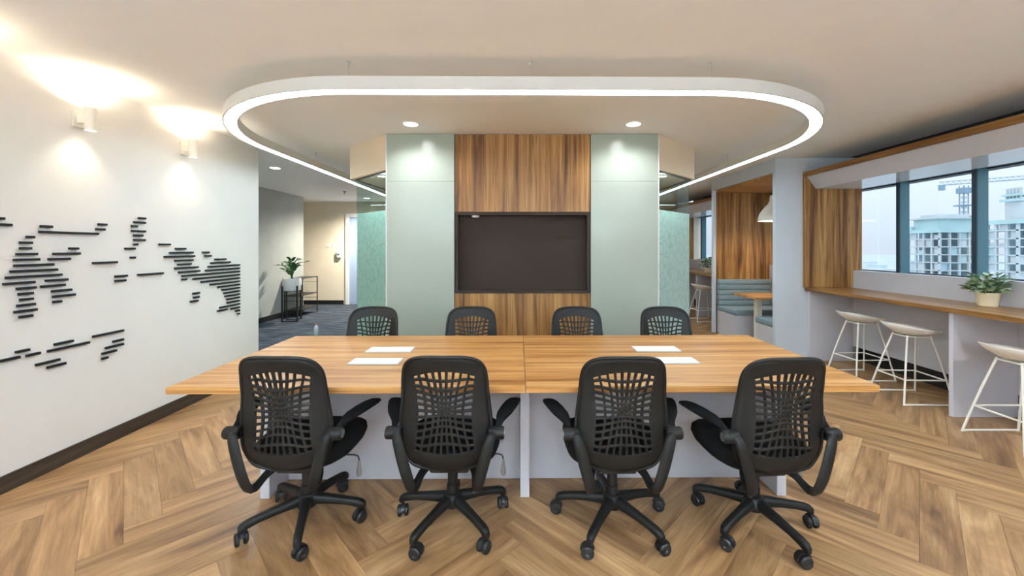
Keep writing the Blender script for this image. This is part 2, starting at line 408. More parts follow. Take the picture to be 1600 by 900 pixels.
wing(-1, 'frosted teal glass partition under a beige bulkhead, corridor side of the screen wall')
wing(1, 'frosted teal glass partition under a beige bulkhead, booth side of the screen wall')
sbox('wall_feature_rear', (-1.36, 1.36, 5.84, 5.9, 0, H), M['greywall'])

# ------------------------------------------------------------------ window side: parapet, panes, mullions, surround, counter
def run(y0, y1, nm):
    a = MB().box(XS, XW+0.02, y0, y1, 0.19, 1.158).box(XW-0.02, XW+0.3, y0, y1, -0.02, 0.3).box(XW, XW+0.3, y0, y1, 0.3, 1.15)
    struct(a.build('wall_parapet', M['lilac']), 'lilac white parapet below the windows')
run(YB, YF, 1)
sbox('baseboard_window', (XW-0.032, XW-0.021, YB, YF, 0, 0.19), M['blackbase'], 'black recessed kick strip under the parapet')
sbox('wall_window_head', (XW, XW+0.3, YB, YF, 2.215, H+0.1), M['slot'])
mull_y = [4.623-0.78*i for i in range(10)] + [5.9, 6.6, 7.4, 8.17, 8.94, 9.71]
mull_y.sort()
edges = [YB]+mull_y+[YF]
for i in range(len(edges)-1):
    y0, y1 = edges[i]+0.02, edges[i+1]-0.02
    win = struct(MB().box(XW+0.11, XW+0.14, y0-0.02, y1+0.02, 1.15, 1.165).box(XW+0.11, XW+0.14, y0-0.02, y1+0.02, 2.203, 2.22).build('window_%d' % (i+1), M['frame_mullion_shade']), 'window bay with teal tinted glass')
    MB().box(XW+0.121, XW+0.127, y0-0.02, y1+0.02, 1.16, 2.21).build('pane', M['window'], win)
    if i < len(edges)-2:
        ym = edges[i+1]
        lab(MB().box(XW+0.012, XW+0.12, ym-0.02, ym+0.02, 1.158, 2.213).build('mullion', M['mullion'], win, 0.003), 'deep teal aluminium mullion')
        MB().box(XW, XW+0.0115, ym-0.0205, ym+0.0205, 1.158, 2.213).build('mullion_shade_face', M['frame_mullion_shade'], win)  # dark strip paints the shade of the backlit inner face

def niche(y0, y1, lb_s, lb_c, panels):
    s = thing('window_surround', lb_s, 'window surround', (3.62, y1, 0.94)); inv = Matrix.Translation((-3.62, -y1, -0.94))
    def part(mb, nm, m, par, bv=0.0015):
        mb.v = [tuple(inv @ Vector(v)) for v in mb.v]; return mb.build(nm, M[m], par, bv, seg=1)
    part(MB().box(3.62, 3.72, y0, y1, 2.362, 2.42), 'top_board', 'zeby', s)
    part(MB().box(3.62, XW-0.002, y1-0.035, y1-0.001, 0.938, 2.361), 'end_panel', 'zebz', s)
    part(MB().prism([(3.645, 2.361), (3.762, 2.2065), (3.764, 2.216), (XW-0.003, 2.216), (XW-0.003, 2.361)], y0, y1-0.036, 'y'), 'slanted_fascia', 'lilac', s)
    part(MB().box(3.765, XW-0.003, y0, y1-0.037, 2.206, 2.2155), 'soffit_board', 'gloss', s)
    c = thing('window_counter', lb_c, 'counter', (3.62, y1, 0)); inv = Matrix.Translation((-3.62, -y1, 0))
    part(MB().box(3.64, XS-0.001, y0, y1-0.001, 0.895, 0.936), 'worktop', 'zeby', c, 0.003)
    for yp in panels: part(MB().box(3.68, XS-0.002, yp, yp+0.036, 0.001, 0.894), 'support_panel', 'lilac', c)
niche(YB, YP, 'walnut surround with slanted white fascia framing the large windows above the stools', 'long walnut window counter on white panels with three stools', (5.098, 3.40, 1.2, -1.0))
niche(YP2+0.04, YF, 'walnut surround with slanted fascia around the small windows beyond the booth', 'short walnut window counter with a plant, beyond the booth wall', (9.8, 8.4))

# pier and booth shell
pier = MB()
pier.box(XP, XW, YP, YP+0.04, 0, H)                           # face towards the camera
pier.box(XP, XP+0.05, YP+0.04, YP+0.06, 0, H).box(XP, XP+0.05, YP2-0.06, YP2, 0, H).box(XP, XP+0.05, YP+0.06, YP2-0.06, 2.43, H)
pier.box(XP+0.05, XW, YP2-0.02, YP2+0.039, 0, H)
struct(pier.build('wall_booth', M['bluegrey'], None, 0.002, seg=1), 'pale lilac pier wall with the booth opening')
sbox('trim_2', (XP+0.05, XW, YP2-0.05, YP2-0.021, 0.001, 2.39), M['zebz'], 'walnut back panel of the booth', None, 0.001)
sbox('trim_3', (XP+0.051, XW, YP+0.061, YP2-0.051, 2.391, 2.43), M['zebx'], 'walnut ceiling of the booth', None, 0.001)
sbox('trim_4', (XP+0.051, XW, YP+0.041, YP+0.06, 0.001, 2.39), M['zebz'], 'walnut near side of the booth', None, 0.001)

# ------------------------------------------------------------------ black slat world map on the left wall
SL = """0,124,26,125;0,151,60,155;130,211,166,211;100,238,156,238;100,264,152,264;83,291,180,291;71,318,190,316;73,345,256,340;55,373,274,364;34,402,294,388;
22,432,168,422;84,453,174,448;93,479,160,474;100,505,160,500;87,534,170,525;74,564,178,550;97,587,158,579;196,161,250,163;190,186,465,197;455,174,496,176;466,152,505,153;
330,265,372,265;256,290,380,288;233,315,334,313;220,416,322,410;199,443,310,436;249,465,340,458;254,491,357,480;255,516,293,512;440,333,554,329;545,396,601,392;545,418,594,413;
651,389,769,380;655,123,687,124;632,142,686,144;622,161,648,161;622,182,646,183;655,184,686,185;632,204,673,204;632,225,685,225;632,246,650,245;591,266,637,265;617,308,638,307;
751,246,802,246;827,266,875,266;799,285,909,284;775,304,916,300;824,322,908,319;838,340,900,337;823,358,933,352;841,377,940,369;857,395,890,391;857,411,880,408;953,283,984,283;
964,300,994,299;1011,316,1063,314;991,333,1083,328;979,350,1127,342;967,368,1127,357;895,389,1127,373;909,407,1127,388;946,421,1127,403;988,434,1127,418;1025,446,1127,433;
1043,459,1127,448;1052,474,1127,463;1058,489,1127,478;1065,503,1127,493;1068,519,1127,508;1033,542,1127,524;1023,559,1069,549;1085,548,1127,539;1107,558,1127,555;1117,571,1127,570;
908,476,939,472;911,495,938,490;897,515,932,508;441,679,583,648;535,702,583,690;500,732,583,712;483,759,550,742;483,783,510,774;261,716,348,696;230,746,424,705;80,752,143,738;
130,769,193,753;0,798,98,773;174,811,285,785;228,824,313,801"""
wm = thing('wall_map', 'world map made of black horizontal slats on the white wall', 'wall decoration', (XL, 2.8, 1.45))
for it in SL.replace('\n', '').split(';'):
    x1, y1, x2, y2 = [float(q) for q in it.split(',')]
    x1, x2 = x1/3, x2/3; y1, y2 = 300+y1/3, 300+y2/3
    xf = -XL-0.016
    Y1, Y2 = xf*F/(VX-x1), xf*F/(VX-x2)
    if x1 == 0: Y1 -= 0.28
    z = EYE-0.5*((y1-VY)/F*Y1+(y2-VY)/F*Y2) if x1 else EYE-(y2-VY)/F*Y2
    MB().box(0.0, 0.016, Y1-2.8, Y2-2.8, z-0.0078-1.45, z+0.0078-1.45).build('slat', M['slat'], wm)

# ------------------------------------------------------------------ wall sconces (up and down light)
def lamp(name, typ, energy, col, loc, rot, parent, **kw):
    d = bpy.data.lights.new(name, typ); d.energy = energy; d.color = col
    for k, v in kw.items(): setattr(d, k, v)
    o = bpy.data.objects.new(name, d); COL.objects.link(o); o.location = loc; o.rotation_euler = rot; o.parent = parent; return o
WARM = (1.0, 0.80, 0.58); NEUT = (0.95, 0.97, 1.0); COOL = (0.86, 0.95, 1.0)
M['bulb_warm'] = emit('warm_led', (1.0, 0.86, 0.68, 1), 14.0)
M['bulb_cool'] = emit('cool_led', (0.93, 0.98, 1.0, 1), 14.0)
def sconce(y, z, label, x=None, rz=0, up=SCONCE_W*5.5, down=SCONCE_W*1.5, col=None, spread=math.radians(168), blend=1.0, group='white cylinder sconces on the map wall'):
    t = thing('wall_sconce', label, 'wall light', (XL if x is None else x, y, z), rz, group)
    MB().box(0.001, 0.012, -0.035, 0.035, -0.055, 0.055).build('wall_plate', M['whitemetal'], t, 0.002)
    MB().box(0.012, 0.06, -0.014, 0.014, -0.03, 0.03).build('bracket', M['whitemetal'], t, 0.002)
    c = (0.092, 0, 0)
    MB().loft([[(c[0]+r*math.cos(2*math.pi*i/28), r*math.sin(2*math.pi*i/28), zz) for i in range(28)] for r, zz in
               ((0.028, -0.06), (0.028, -0.078), (0.032, -0.078), (0.032, 0.078), (0.028, 0.078), (0.028, 0.06))], True, False).build('cylinder', M['whitemetal'], t, 0, True)
    for s in (-1, 1):
        MB().lathe([(0.0275, s*0.055), (0.0275, s*0.06)], c, 24).build('bulb', M['bulb_warm'], t)
        lamp('sconce_light', 'SPOT', down if s < 0 else up, col or WARM, (c[0], 0, s*0.084), (0 if s < 0 else math.pi, 0, 0), t, spot_size=spread if s > 0 else math.radians(112), spot_blend=blend, shadow_soft_size=0.025)
sconce(2.745, 2.335, 'white cylinder sconce above the middle of the slat map')
sconce(3.60, 2.345, 'white cylinder sconce on the map wall nearest the corridor')
sconce(1.89, 2.33, 'white cylinder sconce on the map wall nearest the camera')

for x, lb in ((-2.2, 'leftmost'), (-0.75, 'second from the left'), (0.75, 'third from the left'), (2.2, 'rightmost')):  # added sconces, out of view, cool fill for the ceiling
    sconce(YB, 1.6, 'added white cylinder fill uplight on the unseen wall behind the camera, %s of four' % lb, x, math.pi/2, UPLIGHT_FILL_W, 8.0, (0.63, 0.83, 1.0), math.radians(173), 0.3, 'added fill uplights behind the camera')

# ------------------------------------------------------------------ oval ring light
def round_rect(hw, y0, y1, R, n=24):
    pts = []
    for cx, cy, a0 in ((hw-R, y0+R, -90), (hw-R, y1-R, 0), (-hw+R, y1-R, 90), (-hw+R, y0+R, 180)):
        for i in range(n+1):
            a = math.radians(a0+90*i/n); pts.append((cx+R*math.cos(a), cy+R*math.sin(a)))
    out = []
    for i, p in enumerate(pts):
        q = pts[(i+1) % len(pts)]; out.append(p)
        d = math.dist(p, q); k = int(d/0.5)
        for j in range(1, k): out.append((p[0]+(q[0]-p[0])*j/k, p[1]+(q[1]-p[1])*j/k))
    return out
RY0, RY1, RHW, RR = 2.49, 8.8, 2.535, 1.42
ring = thing('ring_light', 'large white rounded ring pendant light hung over the meeting table', 'pendant light', (0, 5.6, 2.42), math.radians(0.5))
pth = round_rect(RHW, RY0-5.6, RY1-5.6, RR)
def off_path(d):
    n = len(pth); out = []
    for i in range(n):
        a = Vector(pth[i-1]); b = Vector(pth[(i+1) % n]); t = (b-a).normalized(); out.append((pth[i][0]+t.y*d, pth[i][1]-t.x*d))
    return out
def sweep(prof):
    cols = [[(x, y, z) for x, y in off_path(d)] for d, z in prof]
    rings = [[c[i] for c in cols] for i in range(len(pth))]; rings.append(rings[0])
    return MB().loft(rings, True, False)
sweep([(-0.05, 0.0), (-0.05, 0.08), (0.05, 0.08), (0.05, 0.0), (0.040, 0.0), (0.040, 0.012), (-0.040, 0.012), (-0.040, 0.0)]).build('housing', M['ringwhite'], ring, smooth=True)
M['diffuser'] = emit('ring_diffuser', (0.76, 0.91, 1.0, 1), RING_STRENGTH)
sweep([(-0.0395, 0.004), (-0.0395, 0.007), (0.0395, 0.007), (0.0395, 0.004)]).build('diffuser', M['diffuser'], ring)
for wx, wy in ((-1.11, RY0), (0.02, RY0), (1.15, RY0), (2.535, 4.9), (-2.535, 4.9), (2.535, 7.4), (-2.535, 7.4)):
    wr = MB().tube([(wx, wy-5.6, 0.08), (wx, wy-5.6, H-2.42-0.001)], 0.0009, 6).build('suspension_wire', M['grommetframe'], ring)
    MB().lathe([(0.002, -0.02), (0.006, -0.018), (0.008, -0.003), (0.012, 0.0)], (wx, wy-5.6, H-2.42-0.001), 10).build('ceiling_cap', M['grommetframe'], wr)

# ------------------------------------------------------------------ downlights and sprinkler
def downlight(x, y, label, W, col=NEUT, group=None, mat='bulb_cool', r=0.075, z=None):
    t = thing('ceiling_downlight', label, 'ceiling light', (x, y, H-0.001 if z is None else z), 0, group)
    MB().loft([[(rr*math.cos(2*math.pi*i/28), rr*math.sin(2*math.pi*i/28), zz) for i in range(28)] for rr, zz in ((r*0.86, 0.0), (r*0.86, -0.008), (r, -0.008), (r*1.05, 0.0))], True, False).build('trim_ring', M['white'], t, 0, True)
    MB().lathe([(r*0.85, -0.001), (r*0.85, -0.005)], (0, 0, 0), 28).build('diffuser', M[mat], t)
    lamp('downlight_lamp', 'SPOT', W, col, (0, 0, -0.03), (0, 0, 0), t, spot_size=math.radians(160), spot_blend=0.7, shadow_soft_size=0.06)
downlight(-1.04, 3.72, 'round ceiling downlight above the left green glass panel', DOWN_W)
downlight(1.04, 3.72, 'round ceiling downlight above the right green glass panel', DOWN_W)
downlight(-3.58, 5.77, 'cool round downlight in the corridor ceiling, nearer one', CORR_W, COOL)
downlight(-3.63, 9.3, 'cool round downlight in the corridor ceiling, seen through the frosted glass partition', CORR_W*4.0, (1.0, 0.92, 0.78))
for x, y, lb in ((-1.9, -0.9, 'left'), (0.0, -0.9, 'middle'), (3.0, 0.9, 'right')):  # added lamps, out of view, to brighten floor and near chairs
    downlight(x, y, 'added round fill downlight outside the picture near the camera, %s one' % lb, ROOM_FILL_W*(3.2 if lb == 'right' else 1.0), COOL if lb == 'right' else NEUT, 'added fill downlights near the camera')
downlight(-1.55, 4.40, 'small downlight under the corridor-side bulkhead, behind the frosted glass', 55.0, NEUT, None, 'bulb_cool', 0.05, 2.244)
downlight(1.55, 4.40, 'small downlight under the booth-side bulkhead, behind the frosted glass', 55.0, NEUT, None, 'bulb_cool', 0.05, 2.244)
t = thing('ceiling_sprinkler', 'small sprinkler head hanging from the corridor ceiling', 'sprinkler', (-3.66, 8.2, H-0.001))
MB().lathe([(0.035, 0.0), (0.03, -0.01), (0.012, -0.012), (0.01, -0.04), (0.004, -0.045)], n=14).build('stem', M['steel'], t)
MB().lathe([(0.022, -0.072), (0.022, -0.069)], n=14).tube([(0.012, 0, -0.04), (0.014, 0, -0.07)], 0.003, 6).tube([(-0.012, 0, -0.04), (-0.014, 0, -0.07)], 0.003, 6).build('deflector', M['steel'], t)

# ------------------------------------------------------------------ conference table
tbl = thing('conference_table', 'long walnut meeting table with white panel legs in two halves', 'table', (0.012, 2.59, 0), math.radians(0.55))
for x0, x1 in ((-1.80, -0.0012), (0.0012, 1.80)):
    MB().box(x0, x1, -0.585, 0.585, 0.717, 0.75).build('table_top', M['table'], tbl, 0.0015, seg=1)
for x in (-1.5, 0.0, 1.5): MB().box(x-0.027, x+0.027, -0.28, 0.17, 0.001, 0.716).build('leg_panel', M['lilac'], tbl, 0.002, seg=1)
for x0, x1 in ((-1.472, -0.028), (0.028, 1.472)): MB().box(x0, x1, -0.09, -0.065, 0.001, 0.716).build('modesty_panel', M['lilac'], tbl, 0.001, seg=1)
for x in (-0.91, 0.91):
    for y in (-0.14, 0.14):
        g = MB().box(x-0.155, x+0.155, y-0.068, y+0.068, 0.7505, 0.754).build('cable_box_frame', M['grommetframe'], tbl, 0.001, seg=1)
        MB().box(x-0.148, x+0.148, y-0.058, y+0.061, 0.7541, 0.7575).build('cable_box_lid', M['grommet'], g, 0.001, seg=1)

# ------------------------------------------------------------------ office chairs
def interp(tab, z):
    for (a, b), (c, d) in zip(tab, tab[1:]):
        if z <= c: t = max(0, min(1, (z-a)/(c-a))); t = t*t*(3-2*t)*0.5+t*0.5; return b+(d-b)*t
    return tab[-1][1]
BY = [(0.362, -0.170), (0.40, -0.205), (0.50, -0.226), (0.62, -0.228), (0.72, -0.232), (0.83, -0.249), (0.950, -0.284)]
def bsurf(x, z): return Vector((x, interp(BY, z)+0.95*x*x, z))
OUT = [(0, .948), (.07, .947), (.125, .940), (.167, .921), (.192, .884), (.202, .83), (.207, .75), (.215, .68), (.223, .60), (.221, .53), (.205, .455), (.165, .400), (.09, .370), (0, .362)]
def catmull(ps, k=5):
    o = []
    for i in range(len(ps)-1):
        p0 = ps[max(i-1, 0)]; p1 = ps[i]; p2 = ps[i+1]; p3 = ps[min(i+2, len(ps)-1)]
        for j in range(k):
            t = j/k
            o.append(tuple(0.5*((2*p1[d])+(-p0[d]+p2[d])*t+(2*p0[d]-5*p1[d]+4*p2[d]-p3[d])*t*t+(-p0[d]+3*p1[d]-3*p2[d]+p3[d])*t**3) for d in range(len(p1))))
    o.append(ps[-1]); return o
half = catmull(OUT, 4); outline = half+[(-x, z) for x, z in reversed(half[1:-1])]
def ray_outline(c, p):
    dx, dz = p[0]-c[0], p[1]-c[1]; best = None; n = len(outline)
    for i in range(n):
        a = outline[i]; b = outline[(i+1) % n]; ex, ez = b[0]-a[0], b[1]-a[1]; den = dx*ez-dz*ex
        if abs(den) < 1e-12: continue
        t = ((a[0]-c[0])*ez-(a[1]-c[1])*ex)/den; u = ((a[0]-c[0])*dz-(a[1]-c[1])*dx)/den
        if t > 0 and -1e-6 <= u <= 1+1e-6: best = (c[0]+dx*t, c[1]+dz*t)
    return best
NC, NR = 9, 12
def lat(s, t):
    """warped lattice: lines crowd towards a waist above the middle, cells open up to top and bottom"""
    r = (abs(s)**3+abs(t)**3)**(1/3); k = 0.44+0.56*min(1, r)**1.4
    s2, t2 = s*k, t*k
    hw = 0.138+0.014*abs(t2)**2
    x = hw*s2*(1.0 if t2 > 0 else 0.97)
    z = 0.674+(0.206 if t2 > 0 else 0.214)*t2
    z -= 0.034*s2*s2*max(0, t2)**2; z += 0.016*s2*s2*max(0, -t2)**2
    return x, z
mb = MB()
grid = [[lat(-1+2*i/NC, -1+2*j/NR) for i in range(NC+1)] for j in range(NR+1)]
for j in range(NR):
    for i in range(NC):
        c = [grid[j][i], grid[j][i+1], grid[j+1][i+1], grid[j+1][i]]
        m = (sum(p[0] for p in c)/4, sum(p[1] for p in c)/4)
        wv = math.dist(c[0], c[1]); hh = math.dist(c[0], c[3])
        fx = max(0.46, 1-0.0115/wv); fz = max(0.42, 1-0.0115/hh)
        q = []
        for (sx, sz) in ((-1, -1), (1, -1), (1, 1), (-1, 1)):
            u, v = (1+sx*fx)/2, (1+sz*fz)/2
            q.append(((1-u)*(1-v)*c[0][0]+u*(1-v)*c[1][0]+u*v*c[2][0]+(1-u)*v*c[3][0], (1-u)*(1-v)*c[0][1]+u*(1-v)*c[1][1]+u*v*c[2][1]+(1-u)*v*c[3][1]))
        mb.add([bsurf(*p) for p in c+q], [(0,1,5,4),(1,2,6,5),(2,3,7,6),(3,0,4,7)])
bd = [grid[0][i] for i in range(NC+1)]+[grid[j][NC] for j in range(1, NR+1)]+[grid[NR][i] for i in range(NC-1, -1, -1)]+[grid[j][0] for j in range(NR-1, 0, -1)]
cen = (0, 0.66); ob = [ray_outline(cen, p) for p in bd]
rs = [[bsurf(p[0]+(q[0]-p[0])*f, p[1]+(q[1]-p[1])*f) for p, q in zip(bd, ob)] for f in (0, 0.33, 0.66, 1.0)]
mb.loft(rs, True, False)
shell_me = mb.mesh('back_shell', 0, True)
rim_me = MB().tube([bsurf(x*0.985, 0.665+(z-0.665)*0.985) for x, z in outline], 0.0095, 8, True).mesh('rim', 0, True)
def slab_outline(n=36, hw=0.25, hd=0.245, e=3.2):
    o = []
    for i in range(n):
        a = 2*math.pi*i/n; c, s = math.cos(a), math.sin(a)
        o.append((hw*math.copysign(abs(c)**(2/e), c), hd*math.copysign(abs(s)**(2/e), s)))
    return o
so = slab_outline()
rings = []
for z, k, dy in ((0.352, 0.60, -0.02), (0.358, 0.82, -0.01), (0.378, 0.95, 0), (0.410, 1.0, 0.005), (0.440, 0.985, 0.005), (0.456, 0.93, 0.0), (0.462, 0.80, 0), (0.460, 0.45, 0)):
    rings.append([(x*k, 0.062+dy+y*k, z+0.035*max(0, -(y+0.02))*0-0.02*max(0, (y/0.245))**3) for x, y in so])
seat_me = MB().loft(rings).mesh('seat', 0, True)
mech_me = MB().box(-0.10, 0.10, -0.11, 0.13, 0.310, 0.357).mesh('mechanism', 0.012, False)
lift_me = MB().lathe([(0.03, 0.10), (0.03, 0.20), (0.026, 0.203), (0.026, 0.27), (0.022, 0.272), (0.022, 0.33)], n=20).mesh('gas_lift', 0, True)
hub_me = MB().lathe([(0.030, 0.085), (0.048, 0.09), (0.052, 0.11), (0.050, 0.14), (0.040, 0.155), (0.031, 0.158)], n=24).mesh('hub', 0, True)
def leg_mesh():
    rings = []
    for r, zt, h, wd in ((0.030, 0.152, 0.055, 0.026), (0.07, 0.147, 0.048, 0.025), (0.14, 0.137, 0.040, 0.021), (0.21, 0.126, 0.036, 0.019), (0.265, 0.117, 0.040, 0.019), (0.290, 0.108, 0.045, 0.018), (0.302, 0.095, 0.030, 0.013)):
        rings.append([(r, wd*math.copysign(abs(math.cos(a))**0.6, math.cos(a)), zt-h/2+h/2*math.copysign(abs(math.sin(a))**0.6, math.sin(a))) for a in [2*math.pi*i/14 for i in range(14)]])
    return MB().loft(rings).mesh('leg', 0, True)
leg_me = leg_mesh()
cast_me = MB().lathe([(0.008, 0.045), (0.008, 0.075)], n=10).loft([[(x, y, z) for x, z in [(0.031*math.cos(a)-0.012, 0.030+0.031*math.sin(a)) for a in [math.radians(20+20*i) for i in range(9)]]+[(0.02*math.cos(a)-0.012, 0.028+0.02*math.sin(a)) for a in [math.radians(180-20*i) for i in range(9)]]] for y in (-0.008, 0.008)]).mesh('caster', 0, False)
def wheel_mesh():
    pr = ((0.006, 0.0), (0.024, 0.0), (0.0268, 0.003), (0.0268, 0.012), (0.022, 0.017), (0.010, 0.018), (0.006, 0.015))
    n = 20
    return MB().loft([[(r*math.cos(2*math.pi*i/n), d, r*math.sin(2*math.pi*i/n)) for i in range(n)] for r, d in pr]).mesh('wheel', 0, True)
wheel_me = wheel_mesh()
for me in (cast_me, wheel_me): me.transform(Matrix.Scale(1.13, 4))
def bracket_mesh(s):
    pts = catmull([(s*.238, -.222, .566), (s*.224, -.238, .556), (s*.211, -.246, .520), (s*.190, -.248, .44), (s*.168, -.244, .36), (s*.154, -.225, .305), (s*.146, -.185, .296), (s*.132, -.12, .322), (s*.10, -.06, .340)], 4)
    n = len(pts); rr = [0.013-0.003*(i/n) for i in range(n)]; rw = [0.019+0.008*math.sin(math.pi*min(1, i/n*1.25)) for i in range(n)]
    return MB().tube(pts, rr, 10, rx=rw, up=(0, -1, 0.15)).mesh('arm_bracket', 0, True)
def pivot_mesh(s):
    n = 22; pr = ((0.018, 0.208), (0.0275, 0.212), (0.030, 0.219), (0.030, 0.276), (0.026, 0.283), (0.0, 0.283))
    return MB().loft([[(s*d, -.205+r*math.cos(2*math.pi*i/n), .563+r*math.sin(2*math.pi*i/n)) for i in range(n)] for r, d in pr], True, False).mesh('pivot', 0, True)
def cap_mesh(s):
    n = 20
    return MB().loft([[(s*d, -.205+r*math.cos(2*math.pi*i/n), .563+r*math.sin(2*math.pi*i/n)) for i in range(n)] for r, d in ((0.020, 0.282), (0.020, 0.2855), (0.016, 0.2865))]).mesh('pivot_cap', 0, True)
def pad_mesh(s):
    st = [(0.0, .238, .622, .012, .012), (0.03, .242, .634, .014, .012), (0.06, .248, .645, .018, .012), (0.09, .256, .652, .028, .012), (0.13, .268, .657, .037, .013), (0.20, .288, .662, .040, .013), (0.27, .308, .664, .038, .012), (0.305, .317, .663, .030, .010), (0.322, .321, .661, .016, .006)]
    rings = []
    for d, x, z, wd, h in st:
        rings.append([(s*(x+0.012+wd*1.06*math.cos(a)), -.195+d*0.94, z-0.052+h*math.copysign(abs(math.sin(a))**0.7, math.sin(a))) for a in [2*math.pi*i/14 for i in range(14)]])
    return MB().loft(rings).mesh('arm_pad', 0, True)
side = {s: (bracket_mesh(s), pivot_mesh(s), cap_mesh(s), pad_mesh(s)) for s in (-1, 1)}
lev_me = MB().tube([(0.08, 0.02, 0.345), (0.24, 0.02, 0.345), (0.262, 0.02, 0.338), (0.268, 0.02, 0.318)], 0.0045, 8).mesh('lever', 0, True)
pad2 = MB().loft([[(0.268+w*math.cos(a), 0.02+0.006*math.sin(a), z) for a in [2*math.pi*i/12 for i in range(12)]] for z, w in ((0.318, 0.005), (0.29, 0.009), (0.262, 0.014), (0.242, 0.015), (0.230, 0.010))]).mesh('lever_paddle', 0, True)
for me, k in ((shell_me, 'black'), (rim_me, 'black'), (seat_me, 'fabric'), (mech_me, 'blackmetal'), (lift_me, 'black'), (hub_me, 'black'), (leg_me, 'black'), (cast_me, 'rubber'), (wheel_me, 'rubber'), (lev_me, 'blackmetal'), (pad2, 'clearplastic')):
    me.materials.append(M[k])
for s in side:
    for me, k in zip(side[s], ('black', 'black', 'chrome', 'fabric')): me.materials.append(M[k])
def chair(x, y, rz, base_ang, label, group, casters=None):
    t = thing('office_chair', label, 'chair', (x, y, 0), rz, group)
    sh = link('backrest', shell_me, None, t); md = sh.modifiers.new('thick', 'SOLIDIFY'); md.thickness = 0.010; md.offset = 0
    link('rim', rim_me, None, sh)
    link('seat', seat_me, None, t); link('mechanism', mech_me, None, t); link('gas_lift', lift_me, None, t)
    for s in (-1, 1):
        br, pv, cpm, pd = side[s]
        link('arm_bracket', br, None, t); p = link('pivot', pv, None, t); link('pivot_cap', cpm, None, p); link('armrest', pd, None, t)
    lv = link('height_lever', lev_me, None, t); link('lever_paddle', pad2, None, lv)
    a0 = math.radians(base_ang)-rz
    b = link('base_hub', hub_me, None, t)
    for i in range(5):
        a = a0+2*math.pi*i/5
        lg = link('leg', leg_me, None, t, (0, 0, 0), (0, 0, a))
        ca = casters[i] if casters else random.uniform(0, 6.28)
        cs = link('caster', cast_me, None, t, (0.285*math.cos(a), 0.285*math.sin(a), 0), (0, 0, ca))
        for s in (-1, 1): link('wheel', wheel_me, None, cs, (-0.0135, s*0.009, 0.0305), (0, 0, 0 if s > 0 else math.pi))
    return t
R = math.radians
GN, GF = 'office chairs on the near side of the table', 'office chairs on the far side of the table'
chair(-1.139, 2.11, R(-1), 2, 'black office chair at the near side of the table, closest to the slat map wall', GN)
chair(-0.37, 2.115, R(0), 25, 'black office chair at the near side, just left of the table joint', GN)
chair(0.475, 2.105, R(1), 21, 'black office chair at the near side, just right of the table joint', GN)
chair(1.212, 2.085, R(3), -1.5, 'black office chair at the near side of the table, closest to the bar stools', GN)
chair(P(582, 0, 3.3).x, 3.10, R(180), 40, 'far-side black chair in front of the corridor-side frosted glass', GF)
chair(P(736, 0, 3.3).x, 3.10, R(180), 33, 'far-side black chair in front of the left half of the walnut panel', GF)
chair(P(901.5, 0, 3.3).x, 3.10, R(180), 50, 'far-side black chair in front of the right half of the walnut panel', GF)
chair(P(1040.5, 0, 3.3).x, 3.10, R(180), 18, 'far-side black chair in front of the booth-side frosted glass', GF)

# ------------------------------------------------------------------ bar stools
def stool_meshes():
    # seat: shallow bowl, raised lip towards -x
    rings = []; n = 32
    for f, th in ((0.05, 0), (0.35, 0), (0.65, 0), (0.88, 0), (1.0, 0), (1.0, 1), (0.85, 1), (0.55, 1), (0.05, 1)):
        r = []
        for i in range(n):
            a = 2*math.pi*i/n; c, s = math.cos(a), math.sin(a)
            x = 0.225*f*c-0.01; y = 0.205*f*s
            back = max(0, -c)
            z = 0.628+0.062*f**2.6*(0.6+0.4*abs(s))+0.062*back**1.3*f**2.6-0.016*max(0, c)*f**2
            r.append((x, y, z-0.014*th*(1 if f < 0.99 else 0.6)-(0.006*th*(1-f))))
        rings.append(r)
    seat = MB().loft(rings).mesh('stool_seat', 0, True)
    legs = []
    for sy in (-1, 1):
        pts = catmull([(-0.10, sy*0.075, 0.618), (-0.16, sy*0.13, 0.36), (-0.228, sy*0.192, 0.03), (-0.225, sy*0.197, 0.008), (-0.19, sy*0.197, 0.008), (0.0, sy*0.197, 0.008), (0.17, sy*0.197, 0.008), (0.205, sy*0.197, 0.008), (0.206, sy*0.190, 0.03), (0.155, sy*0.13, 0.36), (0.11, sy*0.075, 0.618)], 3)
        legs.append(MB().tube(pts, 0.0082, 8).mesh('leg_frame', 0, True))
    zf = 0.22; xa, xb, ya = -0.188, 0.174, 0.156
    foot = MB().tube([(xa, -ya, zf), (xb, -ya, zf), (xb, ya, zf), (xa, ya, zf)], 0.007, 8, True).mesh('foot_ring', 0, True)
    plate = MB().box(-0.115, 0.125, -0.085, 0.085, 0.601, 0.609).mesh('seat_plate', 0.003)
    seat.materials.append(M['stoolseat'])
    for me in legs+[foot, plate]: me.materials.append(M['whitemetal'])
    return seat, legs, foot, plate
st_seat, st_legs, st_foot, st_plate = stool_meshes()
def stool(x, y, rz, label, group):
    t = thing('bar_stool', label, 'stool', (x, y, 0.0005), rz, group)
    link('seat', st_seat, None, t)
    for l in st_legs: link('leg_frame', l, None, t)
    link('foot_ring', st_foot, None, t); link('seat_plate', st_plate, None, t)
GS = 'white stools along the window counters'
stool(3.83, 4.50, R(2), 'white wire-leg bar stool farthest along the long window counter', GS)
stool(3.75, 3.84, R(-3), 'white wire-leg bar stool next to the counter support panel, middle of three', GS)
stool(3.71, 2.95, R(0), 'white wire-leg bar stool nearest the camera, cut by the picture edge', GS)
stool(3.62, 7.95, R(4), 'small white bar stool at the far counter beyond the booth', GS)

